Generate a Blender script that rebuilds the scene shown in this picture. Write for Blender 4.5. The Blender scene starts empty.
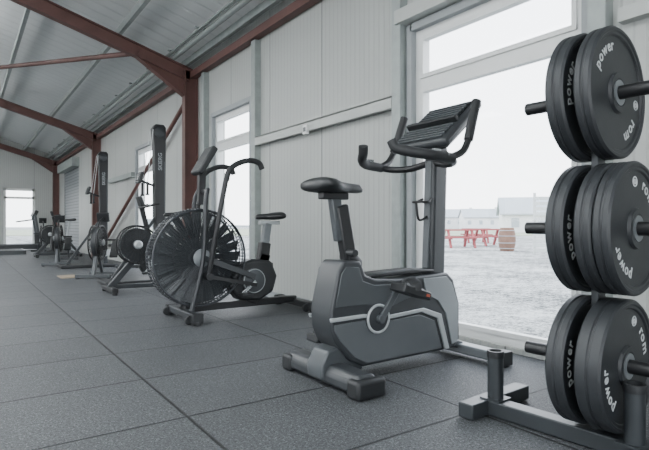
import bpy, bmesh, math, random
from mathutils import Vector, Matrix, Euler
random.seed(4)
SC=bpy.context.scene
COL=SC.collection
TH=math.radians(34.8)
H=0.78
# ------------------------------------------------ materials
def lin(h):
    h=h.lstrip('#'); o=[]
    for i in (0,2,4):
        c=int(h[i:i+2],16)/255
        o.append(c/12.92 if c<=0.04045 else ((c+0.055)/1.055)**2.4)
    return (*o,1)
def mat(name,hexc,rough=0.5,metal=0.0,var=0.08,scale=8,bump=0.0,bscale=200,emit=None):
    m=bpy.data.materials.new(name); m.use_nodes=True
    nt=m.node_tree; N=nt.nodes; L=nt.links; b=N['Principled BSDF']
    c=lin(hexc)
    tc=N.new('ShaderNodeTexCoord'); nz=N.new('ShaderNodeTexNoise'); nz.inputs['Scale'].default_value=scale
    nz.inputs['Detail'].default_value=4
    L.new(tc.outputs['Object'],nz.inputs['Vector'])
    r=N.new('ShaderNodeValToRGB')
    r.color_ramp.elements[0].position=0.3; r.color_ramp.elements[1].position=0.7
    r.color_ramp.elements[0].color=tuple(x*(1-var) for x in c[:3])+(1,)
    r.color_ramp.elements[1].color=tuple(min(1,x*(1+var)) for x in c[:3])+(1,)
    L.new(nz.outputs['Fac'],r.inputs['Fac']); L.new(r.outputs['Color'],b.inputs['Base Color'])
    b.inputs['Roughness'].default_value=rough; b.inputs['Metallic'].default_value=metal
    if bump>0:
        n2=N.new('ShaderNodeTexNoise'); n2.inputs['Scale'].default_value=bscale
        L.new(tc.outputs['Object'],n2.inputs['Vector'])
        bp=N.new('ShaderNodeBump'); bp.inputs['Strength'].default_value=bump; bp.inputs['Distance'].default_value=0.002
        L.new(n2.outputs['Fac'],bp.inputs['Height']); L.new(bp.outputs['Normal'],b.inputs['Normal'])
    if emit:
        b.inputs['Emission Color'].default_value=c; b.inputs['Emission Strength'].default_value=emit
    return m
def math_node(nt,op,a,b=None,c=None):
    n=nt.nodes.new('ShaderNodeMath'); n.operation=op
    for i,v in enumerate((a,b,c)):
        if v is None: continue
        if isinstance(v,(int,float)): n.inputs[i].default_value=v
        else: nt.links.new(v,n.inputs[i])
    return n.outputs[0]
def floor_mat():
    m=bpy.data.materials.new('rubber_tile'); m.use_nodes=True
    nt=m.node_tree; N=nt.nodes; L=nt.links; b=N['Principled BSDF']
    g=N.new('ShaderNodeNewGeometry'); s=N.new('ShaderNodeSeparateXYZ'); L.new(g.outputs['Position'],s.inputs[0])
    x=math_node(nt,'ADD',s.outputs[0],20.25)
    col=math_node(nt,'FLOOR',x)
    y=math_node(nt,'DIVIDE',math_node(nt,'ADD',s.outputs[1],20.0-1.43),0.625)
    fx=math_node(nt,'FRACT',x); fy=math_node(nt,'FRACT',y)
    ex=math_node(nt,'MINIMUM',fx,math_node(nt,'SUBTRACT',1.0,fx))
    ey=math_node(nt,'MULTIPLY',math_node(nt,'MINIMUM',fy,math_node(nt,'SUBTRACT',1.0,fy)),0.625)
    e=math_node(nt,'MINIMUM',ex,ey)
    mr=N.new('ShaderNodeMapRange'); mr.inputs['From Min'].default_value=0.003; mr.inputs['From Max'].default_value=0.009
    L.new(e,mr.inputs['Value'])
    nz=N.new('ShaderNodeTexNoise'); nz.inputs['Scale'].default_value=95; nz.inputs['Detail'].default_value=6; nz.inputs['Roughness'].default_value=0.9
    L.new(g.outputs['Position'],nz.inputs['Vector'])
    r=N.new('ShaderNodeValToRGB'); r.color_ramp.elements[0].position=0.41; r.color_ramp.elements[1].position=0.61
    r.color_ramp.elements[0].color=lin('#1b1d1f'); r.color_ramp.elements[1].color=lin('#626568')
    L.new(nz.outputs['Fac'],r.inputs['Fac'])
    vo=N.new('ShaderNodeTexVoronoi'); vo.inputs['Scale'].default_value=140; L.new(g.outputs['Position'],vo.inputs['Vector'])
    sc=N.new('ShaderNodeSeparateColor'); L.new(vo.outputs['Color'],sc.inputs[0])
    fl=math_node(nt,'MULTIPLY',math_node(nt,'GREATER_THAN',sc.outputs[0],0.82),math_node(nt,'LESS_THAN',vo.outputs['Distance'],0.42))
    mf=N.new('ShaderNodeMixRGB'); mf.inputs[2].default_value=lin('#85898c'); L.new(math_node(nt,'MULTIPLY',fl,0.55),mf.inputs[0]); L.new(r.outputs['Color'],mf.inputs[1])
    n3=N.new('ShaderNodeTexNoise'); n3.inputs['Scale'].default_value=1.3; n3.inputs['Detail'].default_value=5
    L.new(g.outputs['Position'],n3.inputs['Vector'])
    cv=N.new('ShaderNodeCombineXYZ'); L.new(col,cv.inputs[0]); L.new(math_node(nt,'FLOOR',y),cv.inputs[1])
    wn=N.new('ShaderNodeTexWhiteNoise'); wn.noise_dimensions='3D'; L.new(cv.outputs[0],wn.inputs['Vector'])
    k=math_node(nt,'ADD',math_node(nt,'MULTIPLY',n3.outputs['Fac'],0.35),math_node(nt,'MULTIPLY',wn.outputs['Value'],0.15))
    k=math_node(nt,'ADD',k,0.73)
    mx=N.new('ShaderNodeVectorMath'); mx.operation='SCALE'; L.new(mf.outputs[0],mx.inputs[0]); L.new(k,mx.inputs['Scale'])
    mix=N.new('ShaderNodeMixRGB'); mix.inputs[1].default_value=lin('#0c0d0e')
    L.new(mr.outputs[0],mix.inputs[0]); L.new(mx.outputs[0],mix.inputs[2])
    L.new(mix.outputs[0],b.inputs['Base Color'])
    b.inputs['Roughness'].default_value=0.57; b.inputs['Specular IOR Level'].default_value=0.36
    hh=math_node(nt,'ADD',math_node(nt,'MULTIPLY',mr.outputs[0],1.0),math_node(nt,'MULTIPLY',nz.outputs['Fac'],1.0))
    bp=N.new('ShaderNodeBump'); bp.inputs['Strength'].default_value=0.7; bp.inputs['Distance'].default_value=0.0045
    L.new(hh,bp.inputs['Height']); L.new(bp.outputs['Normal'],b.inputs['Normal'])
    return m
def ribbed(name,hexc,axis,period,ridge=0.12,seamdark=0.6,rough=0.45,dist=0.02,metal=0.0,fine=0.0,finek=0.95):
    m=bpy.data.materials.new(name); m.use_nodes=True
    nt=m.node_tree; N=nt.nodes; L=nt.links; b=N['Principled BSDF']
    g=N.new('ShaderNodeNewGeometry'); s=N.new('ShaderNodeSeparateXYZ'); L.new(g.outputs['Position'],s.inputs[0])
    v=math_node(nt,'FRACT',math_node(nt,'DIVIDE',math_node(nt,'ADD',s.outputs[axis],50.0),period))
    e=math_node(nt,'MINIMUM',v,math_node(nt,'SUBTRACT',1.0,v))
    mr=N.new('ShaderNodeMapRange'); mr.inputs['From Min'].default_value=ridge*0.4; mr.inputs['From Max'].default_value=ridge
    L.new(e,mr.inputs['Value'])
    nz=N.new('ShaderNodeTexNoise'); nz.inputs['Scale'].default_value=1.5; L.new(g.outputs['Position'],nz.inputs['Vector'])
    c=lin(hexc)
    r=N.new('ShaderNodeValToRGB'); r.color_ramp.elements[0].color=tuple(x*.88 for x in c[:3])+(1,); r.color_ramp.elements[1].color=c
    L.new(nz.outputs['Fac'],r.inputs['Fac'])
    mix=N.new('ShaderNodeMixRGB'); mix.inputs[1].default_value=tuple(x*seamdark for x in c[:3])+(1,)
    L.new(mr.outputs[0],mix.inputs[0]); L.new(r.outputs[0],mix.inputs[2])
    hgt=mr.outputs[0]; outc=mix.outputs[0]
    if fine>0:
        f=math_node(nt,'FRACT',math_node(nt,'DIVIDE',math_node(nt,'ADD',s.outputs[axis],50.0),fine))
        fe=math_node(nt,'MINIMUM',f,math_node(nt,'SUBTRACT',1.0,f))
        m2=N.new('ShaderNodeMapRange'); m2.inputs['From Min'].default_value=0.05; m2.inputs['From Max'].default_value=0.16; m2.inputs['To Min'].default_value=finek
        L.new(fe,m2.inputs['Value'])
        vm=N.new('ShaderNodeVectorMath'); vm.operation='SCALE'; L.new(outc,vm.inputs[0]); L.new(m2.outputs[0],vm.inputs['Scale']); outc=vm.outputs[0]
        hgt=math_node(nt,'ADD',mr.outputs[0],math_node(nt,'MULTIPLY',m2.outputs[0],2.0))
    L.new(outc,b.inputs['Base Color'])
    bp=N.new('ShaderNodeBump'); bp.inputs['Strength'].default_value=0.6; bp.inputs['Distance'].default_value=dist
    L.new(hgt,bp.inputs['Height']); L.new(bp.outputs['Normal'],b.inputs['Normal'])
    b.inputs['Roughness'].default_value=rough; b.inputs['Metallic'].default_value=metal
    return m
def glass_mat():
    m=bpy.data.materials.new('window_glass'); m.use_nodes=True
    nt=m.node_tree; N=nt.nodes; L=nt.links
    N.remove(N['Principled BSDF']); out=N['Material Output']
    t=N.new('ShaderNodeBsdfTransparent'); t.inputs[0].default_value=(0.98,0.985,0.99,1)
    gl=N.new('ShaderNodeBsdfGlossy'); gl.inputs['Roughness'].default_value=0.02
    mx=N.new('ShaderNodeMixShader'); mx.inputs[0].default_value=0.03; L.new(t.outputs[0],mx.inputs[1]); L.new(gl.outputs[0],mx.inputs[2])
    L.new(mx.outputs[0],out.inputs['Surface']); return m
def gravel_mat():
    m=bpy.data.materials.new('pale_gravel'); m.use_nodes=True
    nt=m.node_tree; N=nt.nodes; L=nt.links; b=N['Principled BSDF']
    g=N.new('ShaderNodeNewGeometry')
    cols=[]
    for sc,dt in ((0.45,8),(7,8),(30,4)):
        nz=N.new('ShaderNodeTexNoise'); nz.inputs['Scale'].default_value=sc; nz.inputs['Detail'].default_value=dt; nz.inputs['Roughness'].default_value=0.8
        L.new(g.outputs['Position'],nz.inputs['Vector']); cols.append(nz.outputs['Fac'])
    k=math_node(nt,'ADD',math_node(nt,'MULTIPLY',cols[0],0.3),math_node(nt,'ADD',math_node(nt,'MULTIPLY',cols[1],0.35),math_node(nt,'MULTIPLY',cols[2],0.35)))
    r=N.new('ShaderNodeValToRGB'); r.color_ramp.elements[0].position=0.44; r.color_ramp.elements[1].position=0.56
    r.color_ramp.elements[0].color=lin('#383c3d'); r.color_ramp.elements[1].color=lin('#bcbebc')
    L.new(k,r.inputs['Fac']); L.new(r.outputs[0],b.inputs['Base Color']); b.inputs['Roughness'].default_value=0.95
    b.inputs['Specular IOR Level'].default_value=0.1
    return m
M_floor=floor_mat()
M_wall=ribbed('white_cladding','#a8aba8',1,1.0,ridge=0.010,seamdark=0.5,dist=0.008,fine=0.0625,finek=0.88)
M_wallx=ribbed('white_cladding_end','#a8aba8',0,1.0,ridge=0.010,seamdark=0.5,dist=0.008,fine=0.0625,finek=0.88)
M_roof=ribbed('roof_sheet','#d4d8d8',1,0.25,ridge=0.13,seamdark=0.88,dist=0.012)
M_shut=ribbed('roller_shutter','#7f8588',2,0.09,ridge=0.2,seamdark=0.5,dist=0.01)
M_red=mat('red_oxide_steel','#5a3d38',0.55,0.0,0.15,5)
M_galv=mat('galvanised_steel','#8f9694',0.45,0.2,0.1,12)
M_pvc=mat('white_window_plastic','#d4d6d5',0.35,0,0.03)
M_rail=mat('pale_painted_steel','#a9aca9',0.45,0,0.04)
M_pvcg=mat('grey_reveal','#8d9294',0.5,0,0.05)
M_glass=glass_mat()
M_blk=mat('black_powder_coat','#1a1b1d',0.42,0.0,0.15,10)
M_blkp=mat('black_plastic','#1f2123',0.5,0,0.12,14,bump=0.2)
M_rub=mat('black_rubber','#1c1e20',0.62,0,0.15,20,bump=0.3)
M_dgrey=mat('charcoal_plastic','#2e3134',0.42,0,0.08,6)
M_mgrey=mat('grey_metallic_plastic','#474b4e',0.38,0.2,0.06,6)
M_pgrey=mat('mid_grey_plastic','#6a6f72',0.4,0.15,0.05,6)
M_lgrey=mat('lower_grey_plastic','#55595c',0.4,0.15,0.05,6)
M_fgrey=mat('silver_grey_plastic','#868b8e',0.38,0.2,0.05,6)
M_silver=mat('silver_paint','#a8adaf',0.35,0.3,0.05,6)
M_chrome=mat('bright_steel','#c4c8ca',0.22,0.9,0.04,10)
M_wire=mat('dark_wire','#33363a',0.4,0.3,0.05,10)
M_print=mat('white_print','#c2c6c7',0.6,0,0.03)
M_faint=mat('faint_print','#8d9193',0.6,0,0.03)
M_screen=mat('dark_screen','#0c0f12',0.15,0,0.1)
M_lcd=mat('grey_lcd','#3d4344',0.25,0,0.05)
M_saddle=mat('black_vinyl','#1b1d1f',0.45,0,0.1,20,bump=0.3)
M_orange=mat('red_reflector','#9c4a38',0.4,0,0.05)
M_wood=mat('pale_board','#8f816d',0.6,0,0.15,9)
M_redp=mat('red_paint','#93484a',0.7,0,0.1)
M_ground=gravel_mat()
M_grass=mat('pale_grass','#8b927f',1,0,0.15,0.5)
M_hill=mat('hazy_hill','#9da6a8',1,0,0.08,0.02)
M_house=mat('white_render_wall','#d3d5d4',0.9,0,0.04,0.3)
M_slate=mat('slate_roof','#a0a8ad',0.8,0,0.08,0.5)
M_fence=mat('weathered_pale_timber','#b5bab8',0.8,0,0.08,3)
M_barrel=mat('brown_barrel','#75594c',0.8,0,0.15,4)
M_fill=mat('fill_lamp_glow','#f4f8ff',0.5,0,0.01,emit=3)  # glowing face of the added fill lamps
# ------------------------------------------------ mesh builder
class B:
    def __init__(s): s.bm=bmesh.new()
    def box(s,c,size,rot=None):
        m=Matrix.Translation(c)
        if rot: m=m@Euler(rot).to_matrix().to_4x4()
        m=m@Matrix.Diagonal((*size,1)); bmesh.ops.create_cube(s.bm,size=1,matrix=m); return s
    def frame(s,p1,p2):
        p1=Vector(p1);p2=Vector(p2);d=p2-p1
        q=Vector((0,0,1)).rotation_difference(d.normalized())
        return Matrix.Translation((p1+p2)/2)@q.to_matrix().to_4x4(), d.length
    def cyl(s,p1,p2,r,r2=None,seg=24):
        m,l=s.frame(p1,p2)
        bmesh.ops.create_cone(s.bm,cap_ends=True,segments=seg,radius1=r,radius2=r if r2 is None else r2,depth=l,matrix=m); return s
    def beam(s,p1,p2,w,h):
        p1=Vector(p1);p2=Vector(p2);d=(p2-p1);l=d.length;d.normalize()
        up=Vector((0,0,1))
        if abs(d.dot(up))>0.999: side=Vector((0,1,0))
        else: side=d.cross(up).normalized()
        n=side.cross(d)
        m=Matrix((side,d,n)).transposed().to_4x4(); m.translation=(p1+p2)/2
        bmesh.ops.create_cube(s.bm,size=1,matrix=m@Matrix.Diagonal((w,l,h,1))); return s
    def ibeam(s,p1,p2,w,h,t=0.014):
        p1=Vector(p1);p2=Vector(p2);d=(p2-p1);l=d.length;d.normalize()
        side=Vector((0,1,0)) if abs(d.y)<0.5 else Vector((1,0,0))
        n=side.cross(d)
        m=Matrix((side,d,n)).transposed().to_4x4(); m.translation=(p1+p2)/2
        for off,ww,hh in ((0,t,h),(h/2,w,t),(-h/2,w,t)):
            bmesh.ops.create_cube(s.bm,size=1,matrix=m@Matrix.Translation((0,0,off))@Matrix.Diagonal((ww,l,hh,1)))
        return s
    def rings(s,rings,closed=False,cap=True):
        vs=[[s.bm.verts.new(p) for p in r] for r in rings]
        n=len(vs[0]); k=len(vs)
        for i in range(k if closed else k-1):
            a=vs[i]; b=vs[(i+1)%k]
            for j in range(n):
                s.bm.faces.new((a[j],a[(j+1)%n],b[(j+1)%n],b[j]))
        if cap and not closed:
            s.bm.faces.new(vs[0][::-1]); s.bm.faces.new(vs[-1])
        return s
    def tube(s,pts,r,seg=12,closed=False,sub=5,flat=1.0):
        pts=[Vector(p) for p in pts]; P=[]
        n=len(pts)
        if n>2 and sub>1:
            rng=range(n) if closed else range(n-1)
            for i in rng:
                p0=pts[i-1] if (closed or i>0) else pts[0]*2-pts[1]
                p1=pts[i];p2=pts[(i+1)%n]
                p3=pts[(i+2)%n] if (closed or i+2<n) else pts[-1]*2-pts[-2]
                for k in range(sub):
                    t=k/sub
                    P.append(0.5*((2*p1)+(p2-p0)*t+(2*p0-5*p1+4*p2-p3)*t*t+(3*p1-p0-3*p2+p3)*t**3))
            if not closed: P.append(pts[-1])
        else: P=pts
        k=len(P); rr=[]; nrm=None
        for i in range(k):
            a=P[(i-1)%k] if (closed or i>0) else P[0]; b=P[(i+1)%k] if (closed or i<k-1) else P[-1]
            t=(b-a).normalized()
            if nrm is None:
                nrm=t.orthogonal().normalized()
            else:
                nrm=(nrm-t*nrm.dot(t)).normalized()
            bn=t.cross(nrm)
            rr.append([P[i]+nrm*math.cos(2*math.pi*j/seg)*r+bn*math.sin(2*math.pi*j/seg)*r*flat for j in range(seg)])
        return s.rings(rr,closed)
    def ring(s,c,R,r,axis='y',seg=10,n=40):
        c=Vector(c);P=[]
        for i in range(n):
            a=2*math.pi*i/n; u,v=R*math.cos(a),R*math.sin(a)
            P.append(c+Vector({'y':(u,0,v),'x':(0,u,v),'z':(u,v,0)}[axis]))
        return s.tube(P,r,seg,True,1)
    def prism(s,poly,y0,y1):
        a=[s.bm.verts.new((p[0],y0,p[1])) for p in poly]; b=[s.bm.verts.new((p[0],y1,p[1])) for p in poly]
        n=len(poly)
        s.bm.faces.new(a); s.bm.faces.new(b[::-1])
        for i in range(n): s.bm.faces.new((a[i],b[i],b[(i+1)%n],a[(i+1)%n]))
        return s
    def lathe(s,prof,c,axis='y',seg=48,closedprof=True):
        c=Vector(c); rr=[]
        for (r,h) in prof:
            ring=[]
            for j in range(seg):
                a=2*math.pi*j/seg; u,v=r*math.cos(a),r*math.sin(a)
                ring.append(c+Vector({'y':(u,h,v),'x':(h,u,v),'z':(u,v,h)}[axis]))
            rr.append(ring)
        return s.rings(rr,closed=closedprof)
    def loft(s,secs,seg=20,pw=0.7):
        rr=[]
        for (x,y,z,hw,hh) in secs:
            ring=[]
            for j in range(seg):
                a=2*math.pi*j/seg; ca,sa=math.cos(a),math.sin(a)
                ring.append(Vector((x,y+hw*math.copysign(abs(ca)**pw,ca),z+hh*math.copysign(abs(sa)**pw,sa))))
            rr.append(ring)
        return s.rings(rr)
    def make(s,name,m,parent=None,bevel=0,seg=2,label=None,loc=None,ang=35,structure=False,cat=None,split=False):
        bmesh.ops.recalc_face_normals(s.bm,faces=s.bm.faces)
        if split:
            left=set(s.bm.verts); groups=[]
            while left:
                st=[left.pop()]; g=[st[0]]
                while st:
                    v=st.pop()
                    for e in v.link_edges:
                        o=e.other_vert(v)
                        if o in left: left.discard(o); st.append(o); g.append(o)
                groups.append(g)
            s.bm.verts.index_update()
            idx=[sorted(v.index for v in g) for g in groups]
            tmp=bpy.data.meshes.new('tmp'); s.bm.to_mesh(tmp); s.bm.free(); out=[]
            for g in idx:
                nb=B(); nb.bm.from_mesh(tmp); nb.bm.verts.ensure_lookup_table(); keep=set(g)
                bmesh.ops.delete(nb.bm,geom=[v for v in nb.bm.verts if v.index not in keep],context='VERTS')
                out.append(nb.make(name,m,parent,bevel,seg,label,loc,ang,structure,cat))
            bpy.data.meshes.remove(tmp); return out[0]
        me=bpy.data.meshes.new(name); s.bm.to_mesh(me); s.bm.free()
        me.materials.append(m)
        me.polygons.foreach_set('use_smooth',[True]*len(me.polygons))
        me.set_sharp_from_angle(angle=math.radians(ang))
        o=bpy.data.objects.new(name,me); COL.objects.link(o)
        if parent: o.parent=parent
        if loc: o.location=loc
        if bevel:
            b=o.modifiers.new('bevel','BEVEL'); b.width=bevel; b.segments=seg; b.limit_method='ANGLE'; b.angle_limit=math.radians(40)
        if label: o['label']=label
        if structure: o['kind']='structure'
        if cat: o['category']=cat
        return o
def thing(name,label,cat,loc,rot=0,group=None):
    e=bpy.data.objects.new(name,None); e.empty_display_size=0.1; COL.objects.link(e)
    e.location=loc; e.rotation_euler=(0,0,rot); e['label']=label; e['category']=cat
    if group: e['group']=group
    return e
def dup(o,loc,rot=None,label=None):
    def rec(src,par):
        c=src.copy(); COL.objects.link(c)
        if par is not None: c.parent=par
        for ch in list(src.children): rec(ch,c)
        return c
    c=rec(o,None); c.location=loc
    if rot is not None: c.rotation_euler=rot
    if label: c['label']=label
    return c
def text_mesh(word,size,extr=0.0008):
    cu=bpy.data.curves.new('t','FONT'); cu.body=word; cu.size=size; cu.extrude=extr; cu.align_x='CENTER'; cu.align_y='CENTER'; cu.offset=size*0.012; cu.resolution_u=6
    o=bpy.data.objects.new('t',cu); COL.objects.link(o)
    bpy.context.view_layer.update()
    me=bpy.data.meshes.new_from_object(o.evaluated_get(bpy.context.evaluated_depsgraph_get()))
    bpy.data.objects.remove(o); return me
def add_text(b,word,size,mtx):
    me=text_mesh(word,size); me.transform(mtx); b.bm.from_mesh(me); bpy.data.meshes.remove(me)
WID={'r':.38,'o':.60,'m':.90,'p':.60,'w':.80,'e':.58}
def arc_text(b,word,R,ang0,size,y,flip=False):
    adv=[WID[c]*size*1.05/R for c in word]; tot=sum(adv); t=-tot/2
    for ch,w in zip(word,adv):
        a0=t+w/2; t+=w
        a=ang0+(-a0 if flip else a0)
        cu=bpy.data.curves.new('t','FONT'); cu.body=ch; cu.size=size; cu.extrude=0.0008; cu.align_x='CENTER'; cu.offset=size*0.014; cu.resolution_u=6
        o=bpy.data.objects.new('t',cu); COL.objects.link(o); bpy.context.view_layer.update()
        me=bpy.data.meshes.new_from_object(o.evaluated_get(bpy.context.evaluated_depsgraph_get())); bpy.data.objects.remove(o)
        me.transform(Matrix.Translation((0,-size*0.27,0)))
        m=Matrix.Translation((R*math.sin(a),y,R*math.cos(a)))@Matrix.Rotation(math.pi/2,4,'X')@Matrix.Rotation(-a+(math.pi if flip else 0),4,'Z')
        me.transform(m); b.bm.from_mesh(me); bpy.data.meshes.remove(me)
# ------------------------------------------------ room
WX=2.75; YB=-3.5; YF=20.3; XL=-8.25; RX=-2.75
def roofz(x): return 3.17+0.295*(WX-x) if x>RX else 3.17+0.295*(WX-RX)-0.295*(RX-x)
B().box(((XL+WX)/2,(YB+YF)/2,-0.06),(WX-XL+0.4,YF-YB+0.4,0.12)).make('floor',M_floor,structure=True,label='dark grey speckled rubber gym floor tiles')
W=[(1.50,2.80,0.03,2.22),(5.45,6.55,0.03,2.22),(9.2,10.3,0.03,2.22),(16.4,19.0,0.0,2.5)]
b=B(); ztop=3.12; y=YB
for (a,c,z0,z1) in W:
    b.box((WX+0.08,(y+a)/2,ztop/2),(0.16,a-y,ztop))
    b.box((WX+0.08,(a+c)/2,(z1+ztop)/2),(0.16,c-a,ztop-z1))
    if z0>0: b.box((WX+0.08,(a+c)/2,z0/2),(0.16,c-a,z0))
    y=c
b.box((WX+0.08,(y+YF)/2,ztop/2),(0.16,YF-y,ztop))
b.make('wall_right',M_wall,structure=True)
b=B(); D0,D1,DH=1.10,2.03,2.02
b.prism([(XL,0),(D0,0),(D0,roofz(D0)),(RX,roofz(RX)),(XL,roofz(XL))],YF,YF+0.15)
b.prism([(D0,DH),(D1,DH),(D1,roofz(D1)),(D0,roofz(D0))],YF,YF+0.15)
b.prism([(D1,0),(WX+.16,0),(WX+.16,roofz(WX+.16)),(D1,roofz(D1))],YF,YF+0.15)
b.make('wall_end',M_wallx,structure=True)
b=B()
b.box((XL-0.08,(YB+YF)/2,0.45),(0.16,YF-YB,0.9)); b.box((XL-0.08,(YB+YF)/2,2.85),(0.16,YF-YB,0.55))
for yy in [YB+0.2,1.5,6,10.5,15,YF-0.2]: b.box((XL-0.08,yy,1.75),(0.16,0.5,1.7))
b.make('wall_left',M_wall,structure=True)
b=B()
b.prism([(XL,0),(-6,0),(-6,roofz(-6)),(XL,roofz(XL))],YB-0.15,YB)
b.prism([(-6,3.0),(1,3.0),(1,roofz(1)),(RX,roofz(RX)),(-6,roofz(-6))],YB-0.15,YB)
b.prism([(1,0),(WX+.16,0),(WX+.16,roofz(WX+.16)),(1,roofz(1))],YB-0.15,YB)
b.make('wall_back',M_wallx,structure=True)
b=B()
b.prism([(WX+.3,roofz(WX)-0.09),(RX,roofz(RX)),(XL-.3,roofz(XL)-0.09),(XL-.3,roofz(XL)+0.0),(RX,roofz(RX)+0.09),(WX+.3,roofz(WX))],YB-.2,YF+.2)
b.make('ceiling',M_roof,structure=True,label='pale grey ribbed metal sheet roof lining')
tn=[0]
def trim(b,m,label=None,bevel=0):
    tn[0]+=1; return b.make('trim_%d'%tn[0],m,structure=True,label=label,bevel=bevel)
def raf(x): return 2.87+0.293*(WX-x) if x>RX else 2.87+0.293*(WX-RX)-0.293*(RX-x)
FY=(7.16,13.5,20.15)
for fy in FY:
    b=B()
    b.ibeam((WX-0.10,fy,0),(WX-0.10,fy,2.96),0.12,0.18)
    b.ibeam((WX-0.1,fy,raf(WX-0.1)),(RX,fy,raf(RX)),0.11,0.16)
    b.ibeam((RX,fy,raf(RX)),(XL+0.1,fy,raf(XL+.1)),0.11,0.16)
    b.ibeam((XL+0.11,fy,0),(XL+0.11,fy,2.9),0.12,0.18)
    b.prism([(WX-0.2,2.84),(WX-0.2,2.60),(WX-0.85,raf(WX-0.85)-0.08)],fy-0.007,fy+0.007)
    b.beam((WX-0.2,fy,2.60),(WX-0.85,fy,raf(WX-0.85)-0.08),0.11,0.014)
    trim(b,M_red,'brown-red oxide steel portal frame')
b=B(); b.beam((WX-0.06,YB,2.91),(WX-0.06,YF,2.91),0.09,0.09); trim(b,M_red,'brown-red steel eaves beam')
b=B(); b.cyl((WX-0.09,7.25,2.62),(WX-0.09,13.4,0.08),0.033); trim(b,M_red,'red diagonal wall brace tube')
b=B(); b.cyl((1.96,7.16,3.10),(-0.66,13.5,3.86),0.035); trim(b,M_red,'red diagonal roof brace tube')
for px in (2.60,1.70,0.7,-0.5,-1.7,-3.2,-5,-7):
    zz=roofz(px)-0.14
    b=B(); b.box((px,(YB+YF)/2,zz),(0.05,YF-YB,0.09)); trim(b,M_galv,'galvanised roof purlin')
b=B()
b.cyl((2.40,YB,3.10),(2.40,YF,3.10),0.035,seg=16)
for k in range(2): b.cyl((2.31+k*0.035,YB,3.12),(2.31+k*0.035,YF,3.12),0.012,seg=10)
for k in range(24): b.box((2.37,YB+0.5+k,3.15),(0.18,0.03,0.02))
trim(b,M_galv,'grey pipe and conduit along the eaves')
for yy in (5.22,2.87,6.72,1.36):
    b=B(); b.box((WX-0.035,yy,1.43),(0.07,0.015,2.85)); b.box((WX-0.07,yy+0.04,1.43),(0.01,0.09,2.85)); b.box((WX-0.035,yy+0.08,1.43),(0.07,0.015,2.85))
    trim(b,M_galv,'galvanised wall post')
b=B(); b.box((WX-0.04,4.08,1.755),(0.08,2.25,0.012)); b.box((WX-0.074,4.08,1.715),(0.012,2.25,0.09)); b.box((WX-0.06,4.08,1.673),(0.03,2.25,0.010)); trim(b,M_rail,'pale horizontal metal channel rail')
b=B(); b.box((WX-0.04,11.4,1.76),(0.08,2.0,0.09)); trim(b,M_galv,'galvanised wall rail')
b=B(); b.box((WX-0.05,2.1,2.33),(0.1,1.6,0.1)); trim(b,M_rail,'pale girt above window')
b=B(); b.box((WX-0.03,-0.9,1.83),(0.06,4.4,0.07)); trim(b,M_rail,'pale wall rail')
b=B(); b.box((WX-0.015,4.1,0.03),(0.03,2.2,0.06)); b.make('baseboard_right',M_pvcg,structure=True)
e=thing('wall_socket','small white socket box fixed on the wall rail','socket',(WX-0.075,4.13,1.70))
B().box((-0.02,0,-0.02),(0.03,0.07,0.09)).make('socket_box',M_pvc,e,0.004)
B().box((-0.037,0,-0.02),(0.006,0.04,0.04)).make('socket_plate',M_mgrey,e,0.002)
def window(n,a,c,z0,z1,tr):
    e=bpy.data.objects.new('window_%d'%n,None); COL.objects.link(e); e['kind']='structure'; e['label']='white framed tall window with top light'
    e.location=(WX+0.06,(a+c)/2,z0)
    w=c-a; h=z1-z0; t=0.055; b=B()
    for s in (-1,1): b.box((0.01,s*(w/2-t/2+.004),h/2),(0.09,t+.008,h+.01))
    b.box((0.01,0,t/2),(0.088,w,t)); b.box((0.01,0,h-t/2),(0.088,w,t)); b.box((0.01,0,tr-z0),(0.086,w-0.02,0.075))
    for (s0,s1) in ((t,tr-z0-0.037),(tr-z0+0.037,h-t)):
        for s in (-1,1): b.box((-0.02,s*(w/2-t-0.015),(s0+s1)/2),(0.05,0.03,s1-s0))
        b.box((-0.021,0,s0+0.015),(0.05,w-2*t,0.03)); b.box((-0.021,0,s1-0.015),(0.05,w-2*t,0.03))
    b.make('window_frame',M_pvc,e)
    for (s0,s1) in ((t,tr-z0-0.038),(tr-z0+0.038,h-t)):
        g=B(); v=[g.bm.verts.new(p) for p in ((0.02,-(w/2-t-.001),s0+.001),(0.02,w/2-t-.001,s0+.001),(0.02,w/2-t-.001,s1-.001),(0.02,-(w/2-t-.001),s1-.001))]; g.bm.faces.new(v)
        g.make('glass_pane',M_glass,e)
    b=B()
    b.box((-0.055,-w/2-0.02,h/2),(0.06,0.05,h+0.1)); b.box((-0.055,w/2+0.02,h/2),(0.06,0.05,h+0.1)); b.box((-0.055,0,h+0.025),(0.06,w+.02,0.055))
    b.make('window_reveal',M_pvcg,e)
window(1,*W[0],1.82); window(2,*W[1],1.82); window(3,*W[2],1.82)
b=B(); b.box((WX+0.05,17.7,1.25),(0.06,2.58,2.5)); b.make('door_1',M_shut,structure=True,label='grey slatted roller shutter door')
b=B(); b.box((WX-0.1,17.7,2.6),(0.2,2.8,0.25)); trim(b,M_galv,'roller shutter housing')
e=bpy.data.objects.new('door_2',None); COL.objects.link(e); e['kind']='structure'; e['label']='white glazed entrance door in end wall'; e.location=((D0+D1)/2,YF+0.06,0)
b=B(); w=D1-D0
for s in (-1,1): b.box((s*(w/2-0.04),0,DH/2),(0.08,0.08,DH))
b.box((0,0,DH-0.04),(w,0.08,0.08)); b.box((0,0,0.06),(w,0.08,0.12)); b.box((0,0,1.70),(w,0.08,0.07))
b.make('door_frame',M_pvc,e)
B().box((0,0.01,DH/2),(w-0.1,0.006,DH-0.1)).make('door_glass',M_glass,e)
b=B(); b.box((0.36,-0.06,1.05),(0.02,0.04,0.12)); b.make('door_handle',M_chrome,e)
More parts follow.
